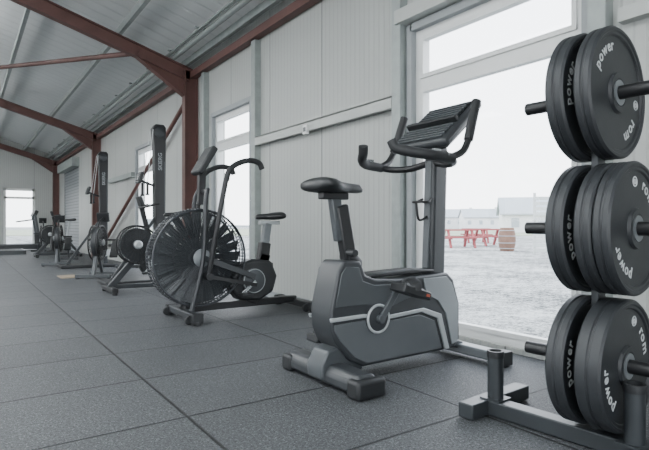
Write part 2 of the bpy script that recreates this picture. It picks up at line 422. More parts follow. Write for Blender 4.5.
fillgrp='added linear fill lamps'
L0=None
for i,(lx,ly) in enumerate([(-1.0,0.5),(-1.0,4.5),(-1.0,8.5),(-1.0,12.5),(-1.0,16.5),(-4.5,2.5),(-4.5,8.5),(-4.5,14.5)]):  # lamps added out of view to brighten the interior
    zz=roofz(lx)-0.85
    if L0 is None:
        L0=thing('added_fill_lamp','long white linear fill lamp, added out of view','lamp',(lx,ly,zz),group=fillgrp)
        B().box((0,0,0.03),(0.16,1.5,0.05)).make('fill_housing',M_pvc,L0,0.005)
        B().box((0,0,-0.005),(0.13,1.46,0.02)).make('fill_diffuser',M_fill,L0,0.005)
        for s in (-0.6,0.6): B().cyl((0,s,0.05),(0,s,0.75),0.004,seg=6).make('fill_cable',M_galv,L0)
    else: dup(L0,(lx,ly,zz))
    for up in (0,1):  # added fill: one light down to the floor, one up to the roof
        la=bpy.data.lights.new('fill_light','AREA'); la.shape='RECTANGLE'; la.size=0.6; la.size_y=1.8; la.energy=(80,185)[up]; la.color=(0.97,0.99,1.0)
        lo=bpy.data.objects.new('fill_light',la); COL.objects.link(lo); lo.location=(lx,ly,zz+(-0.05,0.1)[up])
        if up: lo.rotation_euler=(math.pi,0,0)
# ------------------------------------------------ outside
B().box((150,60,-0.22),(294.0,400,0.1)).make('ground',M_ground,structure=True,label='pale gravel yard outside')
B().box((-10,YF+30.3,-0.22),(25.9,60,0.1)).make('ground_end',M_ground,structure=True,label='pale gravel yard outside')
def strip(name,d,h,base,x0,x1,label,m):
    b=B(); n=60; pts=[]
    for i in range(n+1):
        f=i/n; xx=x0+(x1-x0)*f
        pts.append((xx,h*(0.55+0.25*math.sin(f*9+d)+0.2*math.sin(f*23+1))))
    poly=[(x0,base)]+[(p[0],base+p[1]) for p in pts]+[(x1,base)]
    b.prism(poly,-2,2)
    o=b.make(name,m,label=label,cat='hill'); return o
def place(o,px,depth,z=0.0):
    r=(px-324.5)/520*depth
    o.location=(r*math.cos(TH)+depth*math.sin(TH),depth*math.cos(TH)-r*math.sin(TH),z); o.rotation_euler=(0,0,-TH)
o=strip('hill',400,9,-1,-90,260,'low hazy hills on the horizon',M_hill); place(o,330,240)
o=B().box((10,0,-0.16),(170,80,0.06)).make('ground_grass',M_grass,structure=True,label='strip of pale rough grass'); place(o,430,85)
def house(px,d,w,hh,rh,label,rot=0):
    e=thing('house',label,'house',(0,0,0)); place(e,px,d,-0.2); e.rotation_euler[2]+=rot
    b=B(); b.box((0,0,hh/2),(w,5,hh)); 
    b2=[(-2.5,hh),(0,hh+rh*0.93),(2.5,hh)]
    b.make('house_wall',M_house,e)
    o=B().prism(b2,-w/2+0.01,w/2-0.01).make('gable_wall',M_house,e); o.rotation_euler=(0,0,math.pi/2)
    bb=B(); bb.prism([(-2.9,hh-.1),(0,hh+rh),(2.9,hh-.1),(2.9,hh+.05),(0,hh+rh+.15),(-2.9,hh+.05)],-w/2-.3,w/2+.3); o=bb.make('house_roof',M_slate,e); o.rotation_euler=(0,0,math.pi/2)
    b=B()
    for k in range(int(w//3)): b.box((-w/2+1.5+k*3,-2.52,hh*0.55),(0.9,0.06,1.1))
    b.make('house_window',M_slate,e,split=True)
    b=B(); b.box((w/2-0.6,0,hh+rh),(0.7,0.7,1.2)); b.make('chimney',M_house,e)
house(452,150,12,3.2,2.2,'distant white cottage with slate roof')
house(480,140,10,3.0,2.2,'distant white cottage with slate roof')
house(556,64,13,2.3,2.0,'long pale house with grey roof across the yard',math.radians(-14))
e=thing('slatted_fence','tall pale slatted timber fence in the yard','fence',(0,0,0)); place(e,556,17,-0.17)
b=B()
for k in range(11): b.box((0,-0.04,0.12+k*0.17),(1.5,0.02,0.11))
b.make('fence_slat',M_fence,e,split=True)
b=B()
for k in range(3): b.box((-0.7+k*0.7,0,1.0),(0.07,0.06,2.0))
b.make('fence_post',M_fence,e,split=True)
e0=None
for px,d,rt in ((458,22,0.05),(476,28,-0.1),(490,24,0.12)):
    if e0 is None:
        e0=thing('picnic_table','red painted wooden picnic table with benches','table',(0,0,0),group='red picnic tables')
        b=B()
        for k in range(5): b.box((0,-0.3+k*0.15,0.74),(1.4,0.13,0.06))
        b.make('table_top',M_redp,e0)
        for s in (-1,1):
            b=B(); 
            for k in (0,1): b.box((0,s*(0.65+k*0.13),0.44),(1.4,0.12,0.06))
            b.make('bench_seat',M_redp,e0)
        for sx in (-0.5,0.5):
            b=B(); b.beam((sx,-0.7,0),(sx,-0.25,0.73),0.09,0.09); b.beam((sx,0.7,0),(sx,0.25,0.73),0.09,0.09); b.box((sx,0,0.4),(0.06,1.6,0.09))
            b.make('table_leg',M_redp,e0)
        place(e0,px,d,-0.17); e0.rotation_euler[2]+=rt
    else:
        c=dup(e0,(0,0,0)); place(c,px,d,-0.17); c.rotation_euler[2]+=rt
e=thing('barrel','brown wooden barrel standing in the yard','barrel',(0,0,0)); place(e,507,19.0,-0.17)
B().lathe([(0.01,0),(0.24,0),(0.29,0.22),(0.31,0.42),(0.29,0.62),(0.24,0.85),(0.01,0.85)],(0,0,0),'z',24,False).make('barrel_body',M_barrel,e)
b=B()
for z,r in ((0.1,0.27),(0.3,0.306),(0.55,0.306),(0.75,0.27)): b.ring((0,0,z),r,0.012,'z',6,24)
b.make('barrel_hoop',M_slate,e,split=True)
# ------------------------------------------------ saddle helper
def saddle(parent,x,z,y=0,dirn=1,L=0.28,w=0.115,m=None):
    secs=[]
    prof=[(0,.55,-.0,.4),(0.04,.88,.004,.8),(0.12,1,.006,1),(0.25,.97,.003,1),(0.4,.72,-.002,.9),(0.55,.42,-.004,.8),(0.75,.26,-.004,.7),(0.92,.22,-.006,.65),(1.0,.12,-.012,.35)]
    for f,ww,dz,hh in prof: secs.append((x+dirn*L*f,y,z+dz,w*ww,0.036*hh))
    B().loft(secs,24,0.8).make('saddle',m or M_saddle,parent,ang=60)
# ------------------------------------------------ main upright bike
ox=1.95
bk=thing('exercise_bike','dark grey upright exercise bike with silver trim facing the window','exercise bike',(ox+0.025,2.115,0))
def q(l): return [(p[0]-ox,p[1]) for p in l]
HW=0.09
body=q([(1.54,0.11),(1.45,0.21),(1.425,0.27),(1.42,0.37),(1.465,0.56),(1.50,0.605),(1.605,0.60),(1.635,0.53),(1.70,0.505),(1.87,0.495),(2.12,0.505),(2.235,0.51),(2.285,0.47),(2.335,0.33),(2.335,0.12),(2.29,0.075),(1.62,0.07)])
B().prism(body,-HW,HW).make('body_shroud',M_dgrey,bk,0.012,3,ang=30)
def panel(name,m,poly,t,label=None):
    for s in (-1,1):
        B().prism(q(poly),s*(HW-0.005),s*(HW+t)).make(name,m,bk,0.003,label=label)
panel('silver_swoosh',M_silver,[(1.412,0.332),(1.418,0.312),(1.62,0.316),(1.80,0.295),(2.02,0.307),(2.145,0.262),(2.205,0.08),(2.24,0.08),(2.175,0.282),(2.04,0.328),(1.80,0.314),(1.62,0.335)],0.009,'silver trim band')
panel('lower_panel',M_lgrey,[(1.475,0.215),(1.44,0.27),(1.44,0.298),(1.62,0.303),(1.80,0.283),(2.01,0.295),(2.125,0.25),(2.18,0.09),(1.64,0.085),(1.56,0.125)],0.005,'grey lower side panel')
panel('upper_panel',M_mgrey,[(1.445,0.38),(1.48,0.54),(1.51,0.575),(1.59,0.57),(1.615,0.50),(1.69,0.475),(1.95,0.468),(2.0,0.41),(1.82,0.36),(1.62,0.38)],0.004)
panel('front_panel',M_fgrey,[(2.04,0.487),(2.22,0.49),(2.265,0.45),(2.315,0.33),(2.315,0.11),(2.265,0.10),(2.215,0.28),(2.15,0.36),(2.06,0.40)],0.006,'silver-grey front side panel')
b=B(); b.prism(q([(1.64,0.52),(1.66,0.505),(2.16,0.515),(2.17,0.53),(2.0,0.54),(1.7,0.53)]),-0.055,0.055); b.make('top_cover',M_blkp,bk,0.008)
b=B(); b.beam((1.61-ox,0,0.54),(1.54-ox,0,0.88),0.055,0.078); b.make('seat_post',M_blk,bk,0.012)
b=B(); b.loft([(1.57-ox,0,0.62,0.045,0.04),(1.61-ox,0,0.60,0.05,0.045),(1.66-ox,0,0.58,0.03,0.03)],16); b.make('post_collar',M_blkp,bk)
b=B(); b.cyl((1.57-ox,-0.09,0.64),(1.57-ox,-0.03,0.64),0.018); b.make('height_knob',M_blkp,bk)
b=B(); b.beam((1.542-ox,0,0.70),(1.502-ox,0,0.93),0.042,0.062); b.make('inner_seat_post',M_mgrey,bk,0.008)
b=B(); b.box((1.50-ox,0,0.925),(0.16,0.05,0.035)); b.make('seat_bracket',M_blk,bk,0.006)
saddle(bk,1.365-ox,0.972,L=0.31,w=0.135)
cx,cz=1.703-ox,0.305
B().lathe([(0.005,-0.113),(0.03,-0.115),(0.055,-0.111),(0.070,-0.107),(0.074,-0.09),(0.005,-0.09)],(cx,0,cz),'y',40,False).make('crank_cover',M_dgrey,bk,label='round crank cover')
B().ring((cx,-0.108,cz),0.069,0.007).make('crank_ring',M_silver,bk,label='pale round crank ring')
ex,ez=1.80-ox,0.449
for (px,pz,sy) in ((ex,ez,-1),(2*cx-ex,2*cz-ez,1)):
    b=B(); b.beam((cx,sy*0.127,cz),(px,sy*0.143,pz),0.02,0.032); b.cyl((cx,sy*0.11,cz),(cx,sy*0.14,cz),0.022); b.cyl((px,sy*0.135,pz),(px,sy*0.175,pz),0.012); b.make('crank_arm',M_mgrey,bk,0.004)
for (px,pz,sy,tl) in ((ex,ez,-1,0.3),(2*cx-ex,2*cz-ez,1,0.1)):
    b=B(); b.box((px+.01,sy*0.23,pz),(0.19,0.11,0.042),(0,tl,0)); b.box((px+.01,sy*0.23,pz+0.022),(0.14,0.07,0.014),(0,tl,0)); b.make('pedal',M_blkp,bk,0.008)
    B().box(Vector((px+.075,sy*0.286,pz-.02)),(0.025,0.004,0.014),(0,tl,0)).make('pedal_reflector',M_orange,bk,0.001,label='reddish pedal reflector')
    b=B(); b.tube([(px-.01,sy*0.17,pz+0.01),(px,sy*0.18,pz+0.045),(px+0.01,sy*0.22,pz+0.06),(px,sy*0.272,pz+0.045),(px-.01,sy*0.285,pz+0.01)],0.028,8,flat=0.15); b.make('pedal_strap',M_rub,bk)
b=B(); b.beam((2.21-ox,0,0.47),(2.24-ox,0,1.24),0.085,0.12); b.make('mast',M_dgrey,bk,0.022,3)
b=B(); b.beam((2.152-ox,0,0.53),(2.18-ox,0,1.15),0.05,0.02); b.make('mast_trim',M_mgrey,bk,0.006)
b=B(); b.tube([(2.16-ox,-0.03,0.93),(2.12-ox,-0.05,0.91),(2.08-ox,-0.03,0.91),(2.07-ox,0.0,0.91),(2.08-ox,0.03,0.91),(2.12-ox,0.05,0.91),(2.16-ox,0.03,0.93)],0.007); b.tube([(2.16-ox,0,0.83),(2.12-ox,0,0.81),(2.09-ox,0,0.82),(2.075-ox,0,0.91)],0.007); b.make('bottle_holder',M_blk,bk)
def cp(u,v,w):
    a=Vector((2.065-ox,0,1.235)); d=Vector((0.33,0,0.275)).normalized(); n=Vector((-0.275,0,0.33)).normalized()
    return a+d*u+Vector((0,v,0))+n*w
def slab(b,u0,u1,v0,v1,w0,w1,tap=1.0):
    vs=[b.bm.verts.new(cp(u,v*(tap if u==u1 else 1),w)) for u in (u0,u1) for v in (v0,v1) for w in (w0,w1)]
    for f in ((0,1,3,2),(4,6,7,5),(0,4,5,1),(2,3,7,6),(0,2,6,4),(1,5,7,3)): b.bm.faces.new([vs[i] for i in f])
b=B(); slab(b,0.0,0.42,-0.22,0.22,-0.055,0.0,0.88); b.make('console_housing',M_dgrey,bk,0.022,3)
b=B(); slab(b,0.08,0.36,-0.12,0.12,-0.11,-0.04); b.make('console_back',M_blkp,bk,0.018,3)
b=B(); slab(b,0.21,0.395,-0.17,0.17,0.0,0.006,0.93); b.make('console_screen',M_screen,bk,0.003)
b=B()
for k in range(6): slab(b,0.225+k*0.027,0.237+k*0.027,-0.15,0.15,0.006,0.014)
b.make('screen_rib',M_mgrey,bk,split=True)
b=B(); slab(b,0.175,0.20,-0.19,0.19,0.0,0.036); b.make('book_ledge',M_blkp,bk,0.005)
b=B()
for k in range(5): slab(b,0.030+k*0.028,0.044+k*0.028,-0.18,0.18,0.0,0.012)
b.make('console_rib',M_mgrey,bk,0.003,split=True)
for sg in (-1,1):
    b=B(); b.tube([(2.2-ox,sg*0.02,1.14),(2.17-ox,sg*0.14,1.115),(2.10-ox,sg*0.25,1.115),(2.0-ox,sg*0.285,1.14)],0.020); b.tube([(2.05-ox,sg*0.28,1.13),(2.13-ox,sg*0.29,1.17),(2.18-ox,sg*0.288,1.25),(2.20-ox,sg*0.28,1.31)],0.019)
    b.make('handlebar',M_blk,bk)
    B().tube([(2.06-ox,sg*0.28,1.125),(1.93-ox,sg*0.265,1.135),(1.85-ox,sg*0.205,1.15),(1.80-ox,sg*0.135,1.175),(1.785-ox,sg*0.115,1.215)],0.027).make('hand_grip',M_rub,bk)
    B().tube([(2.17-ox,sg*0.29,1.23),(2.21-ox,sg*0.284,1.34),(2.25-ox,sg*0.28,1.45)],0.025).make('hand_grip',M_rub,bk)
    B().box((1.95-ox,sg*0.265,1.160),(0.05,0.03,0.014)).make('pulse_sensor',M_chrome,bk)
b=B(); b.prism([(1.40-ox,0.02),(1.40-ox,0.07),(1.43-ox,0.105),(1.51-ox,0.105),(1.55-ox,0.06),(1.55-ox,0.02)],-0.30,0.30); b.make('rear_foot',M_dgrey,bk,0.015,3)
b=B(); b.prism([(1.385-ox,0.03),(1.38-ox,0.10),(1.42-ox,0.17),(1.52-ox,0.19),(1.64-ox,0.14),(1.64-ox,0.05)],-0.065,0.065); b.make('rear_wedge',M_mgrey,bk,0.012,3)
b=B()
for s in (-1,1): b.box((1.475-ox,s*0.29,0.045),(0.17,0.09,0.088))
b.make('rear_foot_cap',M_blkp,bk,0.018,3,split=True)
b=B(); b.box((2.42-ox,0,0.05),(0.09,0.66,0.055)); b.make('front_foot',M_pgrey,bk,0.012,3)
b=B(); b.beam((2.28-ox,0,0.12),(2.42-ox,0,0.06),0.08,0.05); b.make('front_beam',M_mgrey,bk,0.008)
for s in (-1,1): 
    b=B(); b.box((2.42-ox,s*0.32,0.045),(0.1,0.06,0.078)); b.cyl((2.42-ox,s*0.32,0.0),(2.42-ox,s*0.32,0.02),0.03); b.cyl((2.42-ox+0.045,s*0.3,0.045),(2.42-ox+0.075,s*0.3,0.045),0.028); b.make('transport_wheel',M_blkp,bk,0.004)
b=B()
for s in (-1,1): b.cyl((1.475-ox,s*0.27,0),(1.475-ox,s*0.27,0.03),0.025)
b.make('levelling_foot',M_rub,bk,split=True)
# ------------------------------------------------ air bike
ab=thing('air_bike','black fan air bike with large caged fan and swing arms','exercise bike',(2.04,4.18,0))
fx,fz,R=-0.43,0.51,0.395
for sg in (-1,1):
    b=B()
    b.ring((fx,sg*0.085,fz),R,0.009); b.ring((fx,sg*0.03,fz),R+0.008,0.004,seg=6)
    for rr in (0.36,0.30,0.24,0.18,0.12): b.ring((fx,sg*0.102,fz),rr,0.0020,seg=6)
    for k in range(90):
        a=2*math.pi*k/90
        d=Vector((math.cos(a),0,math.sin(a)))
        b.tube([Vector((fx,sg*0.10,fz))+d*0.06,Vector((fx,sg*0.106,fz))+d*0.25,Vector((fx,sg*0.085,fz))+d*R,Vector((fx,0,fz))+d*(R+0.008)],0.0026,5,sub=2)
    b.make('fan_cage',M_wire,ab)
    B().lathe([(0.005,sg*0.122),(0.04,sg*0.122),(0.075,sg*0.108),(0.075,sg*0.092),(0.005,sg*0.092)],(fx,0,fz),'y',32,False).make('fan_hub_cover',M_pgrey,ab)
b=B()
for k in range(24):
    a=2*math.pi*k/24
    for (r0,r1,ch) in ((0.07,0.22,0.05),(0.20,0.38,0.098)):
        m=Matrix.Translation((fx,0,fz))@Matrix.Rotation(-a,4,'Y')@Matrix.Translation(((r0+r1)/2,0,0))@Matrix.Rotation(0.6,4,'X')@Matrix.Diagonal((r1-r0,0.004,ch,1))
        bmesh.ops.create_cube(b.bm,size=1,matrix=m)
b.cyl((fx,-0.05,fz),(fx,0.05,fz),0.075); b.ring((fx,0,fz),0.21,0.006); b.make('fan_blades',M_mgrey,ab)
for s in (-1,1):
    b=B(); b.tube([(-0.53,s*0.13,0.08),(fx,s*0.13,fz),(-0.41,s*0.13,0.95),(-0.38,s*0.10,1.08)],0.019,sub=4); b.beam((fx,s*0.135,fz),(0.05,s*0.11,0.33),0.025,0.045)
    b.make('frame_fork',M_dgrey,ab)
b=B(); b.beam((-0.55,0,0.09),(0.53,0,0.09),0.06,0.06); b.beam((0.06,0,0.09),(0.2,0,0.52),0.07,0.10); b.beam((-0.1,0,0.36),(0.28,0,0.40),0.06,0.08); b.make('base_frame',M_blk,ab,0.008)
b=B(); b.box((-0.55,0,0.06),(0.075,0.64,0.06)); b.make('front_foot',M_dgrey,ab,0.01)
b=B(); b.box((0.53,0,0.06),(0.075,0.60,0.06)); b.make('rear_foot',M_blk,ab,0.01)
for fx2 in (-0.55,0.53):
    for s in (-1,1):
        b=B(); b.cyl((fx2,s*0.31,0),(fx2,s*0.31,0.03),0.03); b.box((fx2,s*0.30,0.055),(0.09,0.06,0.075)); b.cyl((fx2-0.05,s*0.25,0.04),(fx2-0.05,s*0.28,0.04),0.035); b.make('foot_cap',M_rub,ab,0.006)
b=B(); b.prism([(-0.16,0.24),(-0.08,0.13),(0.12,0.11),(0.26,0.18),(0.30,0.32),(0.24,0.46),(0.05,0.48),(-0.1,0.42)],-0.07,0.07); b.make('drive_guard',M_blkp,ab,0.025,3)
B().lathe([(0.005,-0.09),(0.09,-0.09),(0.11,-0.08),(0.11,-0.07),(0.005,-0.07)],(0.06,0,0.29),'y',32,False).make('crank_disc',M_mgrey,ab)
B().ring((0.06,-0.085,0.29),0.102,0.004).make('guard_marking',M_silver,ab)
for (x2,y2,z2) in ((-0.07,-0.11,0.19),(0.19,0.11,0.39)):
    B().beam((0.06,y2*0.95,0.29),(x2,y2,z2),0.018,0.03).make('crank_arm',M_chrome,ab,0.003)
for p in ((-0.07,-0.17,0.19),(0.19,0.17,0.39)): B().box(p,(0.1,0.1,0.025)).make('pedal',M_blkp,ab,0.006)
b=B(); b.beam((0.18,0,0.46),(0.235,0,0.80),0.05,0.07); b.make('seat_post',M_pgrey,ab,0.006)
b=B(); b.beam((0.165,0,0.38),(0.205,0,0.62),0.07,0.10); b.make('seat_tube',M_blk,ab,0.008)
b=B(); b.box((0.25,0,0.80),(0.2,0.05,0.035)); b.make('seat_bracket',M_silver,ab,0.004)
saddle(ab,0.38,0.86,dirn=-1,L=0.27,w=0.125)
for s in (-1,1):
    b=B(); b.tube([(-0.40,s*0.17,0.36),(-0.38,s*0.2,0.55),(-0.33,s*0.25,0.92),(-0.29,s*0.27,1.16)],0.021,sub=4); b.cyl((-0.40,s*0.12,0.36),(-0.40,s*0.2,0.36),0.03); b.beam((-0.40,s*0.19,0.36),(0.05,s*0.14,0.26),0.018,0.03)
    b.make('swing_arm',M_blk,ab)
    b=B(); b.tube([(-0.29,s*0.27,1.14),(-0.27,s*0.28,1.22),(-0.20,s*0.28,1.28),(-0.09,s*0.28,1.315),(0.0,s*0.28,1.30),(0.03,s*0.28,1.25)],0.023); b.make('hand_grip',M_rub,ab)
b=B(); b.beam((-0.40,0,0.95),(-0.39,0,1.25),0.05,0.06); b.beam((-0.39,-0.1,1.06),(-0.39,0.1,1.06),0.03,0.03); b.make('console_mast',M_blk,ab,0.005)
b=B(); b.box((-0.37,0,1.32),(0.055,0.19,0.27),(0,0.55,0)); b.make('console',M_blkp,ab,0.015)
b=B(); b.box((-0.345,0,1.335),(0.012,0.13,0.13),(0,0.55,0)); b.make('console_screen',M_lcd,ab,0.002)
# ------------------------------------------------ compact fan bike
def flywheel_unit(e,x,z,R,hub=M_silver):
    b=B()
    for s in (-1,1):
        b.ring((x,s*0.06,z),R,0.010)
        for rr in (0.8*R,0.6*R,0.4*R): b.ring((x,s*0.075,z),rr,0.003,seg=6)
        for k in range(24):
            a=2*math.pi*k/24; d=Vector((math.cos(a),0,math.sin(a)))
            b.tube([Vector((x,s*0.08,z))+d*0.04,Vector((x,s*0.06,z))+d*R],0.003,5,sub=1)
    b.make('flywheel_cage',M_blk,e)
    b=B(); b.lathe([(0.005,-0.1),(0.03,-0.1),(0.05,-0.085),(0.05,0.085),(0.03,0.1),(0.005,0.1)],(x,0,z),'y',28,False); b.make('flywheel_hub',hub,e)
    b=B(); b.lathe([(0.005,-0.03),(R*.88,-0.03),(R*.88,0.03),(0.005,0.03)],(x,0,z),'y',28,False); b.make('flywheel',M_dgrey,e)
def fan_bike(loc,label,grp):
    e=thing('fan_bike',label,'exercise bike',loc,group=grp)
    for x in (0,0.95): B().box((x,0,0.05),(0.07,0.54,0.05)).make('floor_foot',M_blk,e,0.008)
    b=B(); b.beam((0,0,0.06),(0.5,0,0.64),0.05,0.07); b.beam((0.03,0,0.07),(0.95,0,0.06),0.05,0.05); b.beam((0.95,0,0.07),(0.6,0,0.5),0.05,0.06); b.beam((0.25,0,0.36),(0.68,0,0.40),0.04,0.05); b.make('main_frame',M_dgrey,e,0.008)
    flywheel_unit(e,0.30,0.55,0.22)
    b=B(); b.prism([(0.32,0.30),(0.36,0.22),(0.58,0.24),(0.62,0.36),(0.5,0.48),(0.36,0.44)],-0.05,0.05); b.make('drive_guard',M_blkp,e,0.015)
    b=B(); b.beam((0.45,0,0.62),(0.36,0,0.98),0.04,0.05); b.tube([(0.5,-0.22,1.03),(0.42,-0.2,1.01),(0.36,-0.1,0.99),(0.36,0.1,0.99),(0.42,0.2,1.01),(0.5,0.22,1.03)],0.015); b.make('handlebar',M_blk,e)
    b=B(); b.box((0.34,0,1.06),(0.04,0.14,0.12),(0,-0.3,0)); b.make('monitor',M_blkp,e,0.008)
    b=B(); b.box((0.362,0,1.067),(0.01,0.10,0.07),(0,-0.3,0)); b.make('monitor_screen',M_lcd,e)
    b=B(); b.beam((0.66,0,0.42),(0.74,0,0.88),0.035,0.045); b.make('seat_post',M_silver,e,0.004)
    saddle(e,0.88,0.91,dirn=-1,L=0.26,w=0.1)
    b=B(); b.cyl((0.48,-0.06,0.34),(0.48,0.06,0.34),0.09); b.beam((0.48,-0.08,0.34),(0.38,-0.09,0.22),0.015,0.03); b.beam((0.48,0.08,0.34),(0.58,0.09,0.46),0.015,0.03); b.make('crank',M_silver,e)
    for p in ((0.38,-0.14,0.22),(0.58,0.14,0.46)): B().box(p,(0.1,0.09,0.025)).make('pedal',M_blkp,e,0.005)
    b=B()
    for p in ((0,-0.25),(0,0.25),(0.95,-0.22),(0.95,0.22)): b.cyl((p[0],p[1],0),(p[0],p[1],0.03),0.028)
    b.make('rubber_foot',M_rub,e,split=True)
    return e
fb=fan_bike((1.38,6.3,0),'black compact fan bike with round caged flywheel','compact fan bikes along the wall')
dup(fb,(1.45,14.3,0))
# ------------------------------------------------ rowers (local +x = rail direction)
def rower(loc,rot):
    e=thing('rowing_machine','black rowing machine with caged flywheel and long sliding rail','rowing machine',loc,rot,group='rowing machines along the wall')
    b=B(); b.box((0,0,0.04),(0.06,0.5,0.05)); b.beam((0,0.0,0.05),(0.18,0,0.42),0.05,0.06); b.beam((0.42,0,0.05),(0.2,0,0.42),0.04,0.05); b.box((0.42,0,0.04),(0.06,0.36,0.05)); b.beam((0.1,0,0.36),(0.55,0,0.34),0.06,0.07); b.make('front_leg',M_mgrey,e,0.006)
    flywheel_unit(e,0.2,0.52,0.25)
    b=B(); b.beam((0.5,0,0.34),(1.95,0,0.36),0.05,0.09); b.make('slide_rail',M_silver,e,0.004)
    b=B(); b.beam((1.85,0,0.34),(1.9,0,0.04),0.04,0.04); b.box((1.9,0,0.03),(0.05,0.4,0.05)); b.make('rear_leg',M_dgrey,e,0.004)
    b=B(); b.box((1.3,0,0.44),(0.22,0.28,0.05)); b.make('seat',M_saddle,e,0.02,3)
    b=B(); b.box((1.3,0,0.395),(0.2,0.1,0.05)); b.make('seat_carriage',M_blkp,e,0.005)
    for s in (-1,1): B().box((0.62,s*0.13,0.40),(0.03,0.12,0.3),(0,0.6,0)).make('foot_plate',M_blkp,e,0.01)
    b=B(); b.cyl((0.5,-0.22,0.55),(0.5,0.22,0.55),0.015); b.make('row_handle',M_rub,e)
    b=B(); b.tube([(0.2,0,0.75),(0.30,0,0.83),(0.45,0,0.88)],0.015); b.box((0.47,0,0.90),(0.04,0.18,0.14),(0,-0.3,0)); b.make('monitor',M_blkp,e,0.004)
    b=B(); b.box((0.494,0,0.908),(0.008,0.12,0.08),(0,-0.3,0)); b.make('monitor_screen',M_lcd,e)
    b=B()
    for p in ((0,-0.22),(0,0.22),(1.9,-0.17),(1.9,0.17),(0.42,-.15),(0.42,.15)): b.cyl((p[0],p[1],0),(p[0],p[1],0.02),0.025)
    b.make('rubber_foot',M_rub,e,split=True)
    return e
r0=rower((1.55,8.1,0),math.radians(62)); dup(r0,(1.45,11.0,0),(0,0,math.radians(75))); dup(r0,(1.75,15.4,0),(0,0,math.radians(88)))
B().box((0,0,0),(0.34,0.42,0.012)).make('floor_board',M_wood,None,0.002,label='pale wooden board lying beside a rowing machine',cat='board',loc=(1.34,8.6,0.006))
# ------------------------------------------------ ski ergometer
def ski(loc,rot=0):
    e=thing('ski_trainer','tall slim black ski training machine on a floor stand','ski machine',loc,group='ski machines along the wall')
    b=B(); b.box((-0.25,0,0.03),(0.95,0.5,0.05)); b.make('foot_platform',M_blkp,e,0.01)
    b=B(); b.beam((-0.6,0,0.06),(0.02,0,0.95),0.04,0.04); b.beam((0.06,0,0.05),(0.06,0,0.6),0.07,0.07); b.make('stand_frame',M_dgrey,e,0.006)
    b=B(); b.prism([(-0.03,0.3),(0.09,0.3),(0.10,2.12),(0.07,2.16),(-0.04,2.16),(-0.08,2.10),(-0.06,1.85)],-0.062,0.062); b.make('upright_column',M_blk,e,0.010,3)
    b=B(); b.lathe([(0.005,-0.075),(0.055,-0.075),(0.07,-0.068),(0.07,0.068),(0.055,0.075),(0.005,0.075)],(0.01,0,2.05),'y',32,False); b.make('fan_housing',M_dgrey,e)
    b=B(); b.box((0.08,0,1.0),(0.012,0.13,1.3)); b.make('column_trim',M_mgrey,e,0.003)
    for s in (-1,1):
        b=B(); b.cyl((-0.08,s*0.07,2.08),(-0.17,s*0.12,1.35),0.004,seg=6); b.make('pull_cord',M_print,e)
        b=B(); b.cyl((-0.17,s*0.12,1.36),(-0.17,s*0.12,1.2),0.017); b.box((-0.17,s*0.12,1.19),(0.04,0.05,0.02)); b.make('pull_handle',M_rub,e)
    b=B(); b.beam((0.0,0,1.3),(-0.22,0,1.38),0.03,0.03); b.box((-0.24,0,1.42),(0.04,0.17,0.15),(0,0.3,0)); b.make('monitor',M_blkp,e,0.008)
    b=B(); b.box((-0.263,0,1.425),(0.008,0.12,0.09),(0,0.3,0)); b.make('monitor_screen',M_lcd,e)
    b=B()
    add_text(b,'SKIERG',0.075,Matrix.Translation((0.02,-0.0635,1.65))@Matrix.Rotation(math.pi/2,4,'X')@Matrix.Rotation(math.pi/2,4,'Z'))
    b.make('lettering',M_faint,e)
    return e
s0=ski((2.2,7.2,0)); dup(s0,(2.15,10.45,0)); 
tm=thing('treadmill','black treadmill with upright console near the entrance','treadmill',(1.25,18.4,0))
b=B(); b.box((0,0,0.12),(1.7,0.75,0.14)); b.make('deck',M_dgrey,tm,0.02)
b=B(); b.box((0.05,0,0.195),(1.5,0.5,0.012)); b.make('running_belt',M_rub,tm)
for s in (-1,1):
    b=B(); b.beam((0.7,s*0.36,0.15),(0.55,s*0.36,1.1),0.05,0.07); b.beam((0.55,s*0.36,0.95),(0.1,s*0.36,0.88),0.04,0.04); b.make('upright_arm',M_mgrey,tm,0.006)
b=B(); b.box((0.57,0,1.13),(0.1,0.75,0.2),(0,0.4,0)); b.make('console',M_blkp,tm,0.02)
b=B()
for px,py in ((-.7,-.3),(-.7,.3),(.7,-.3),(.7,.3)): b.cyl((px,py,0),(px,py,0.06),0.04)
b.make('foot',M_rub,tm,split=True)
pf=thing('lifting_platform','low flat black training platform with grey edging on the floor','platform',(0.6,16.5,0))
B().box((0,0,0.05),(1.5,1.1,0.10)).make('platform_deck',M_rub,pf,0.006)
b=B(); b.box((0,-0.565,0.055),(1.56,0.03,0.11)); b.box((0,0.565,0.055),(1.56,0.03,0.11)); b.box((-0.765,0,0.055),(0.03,1.16,0.11)); b.box((0.765,0,0.055),(0.03,1.16,0.11)); b.make('platform_edging',M_mgrey,pf)
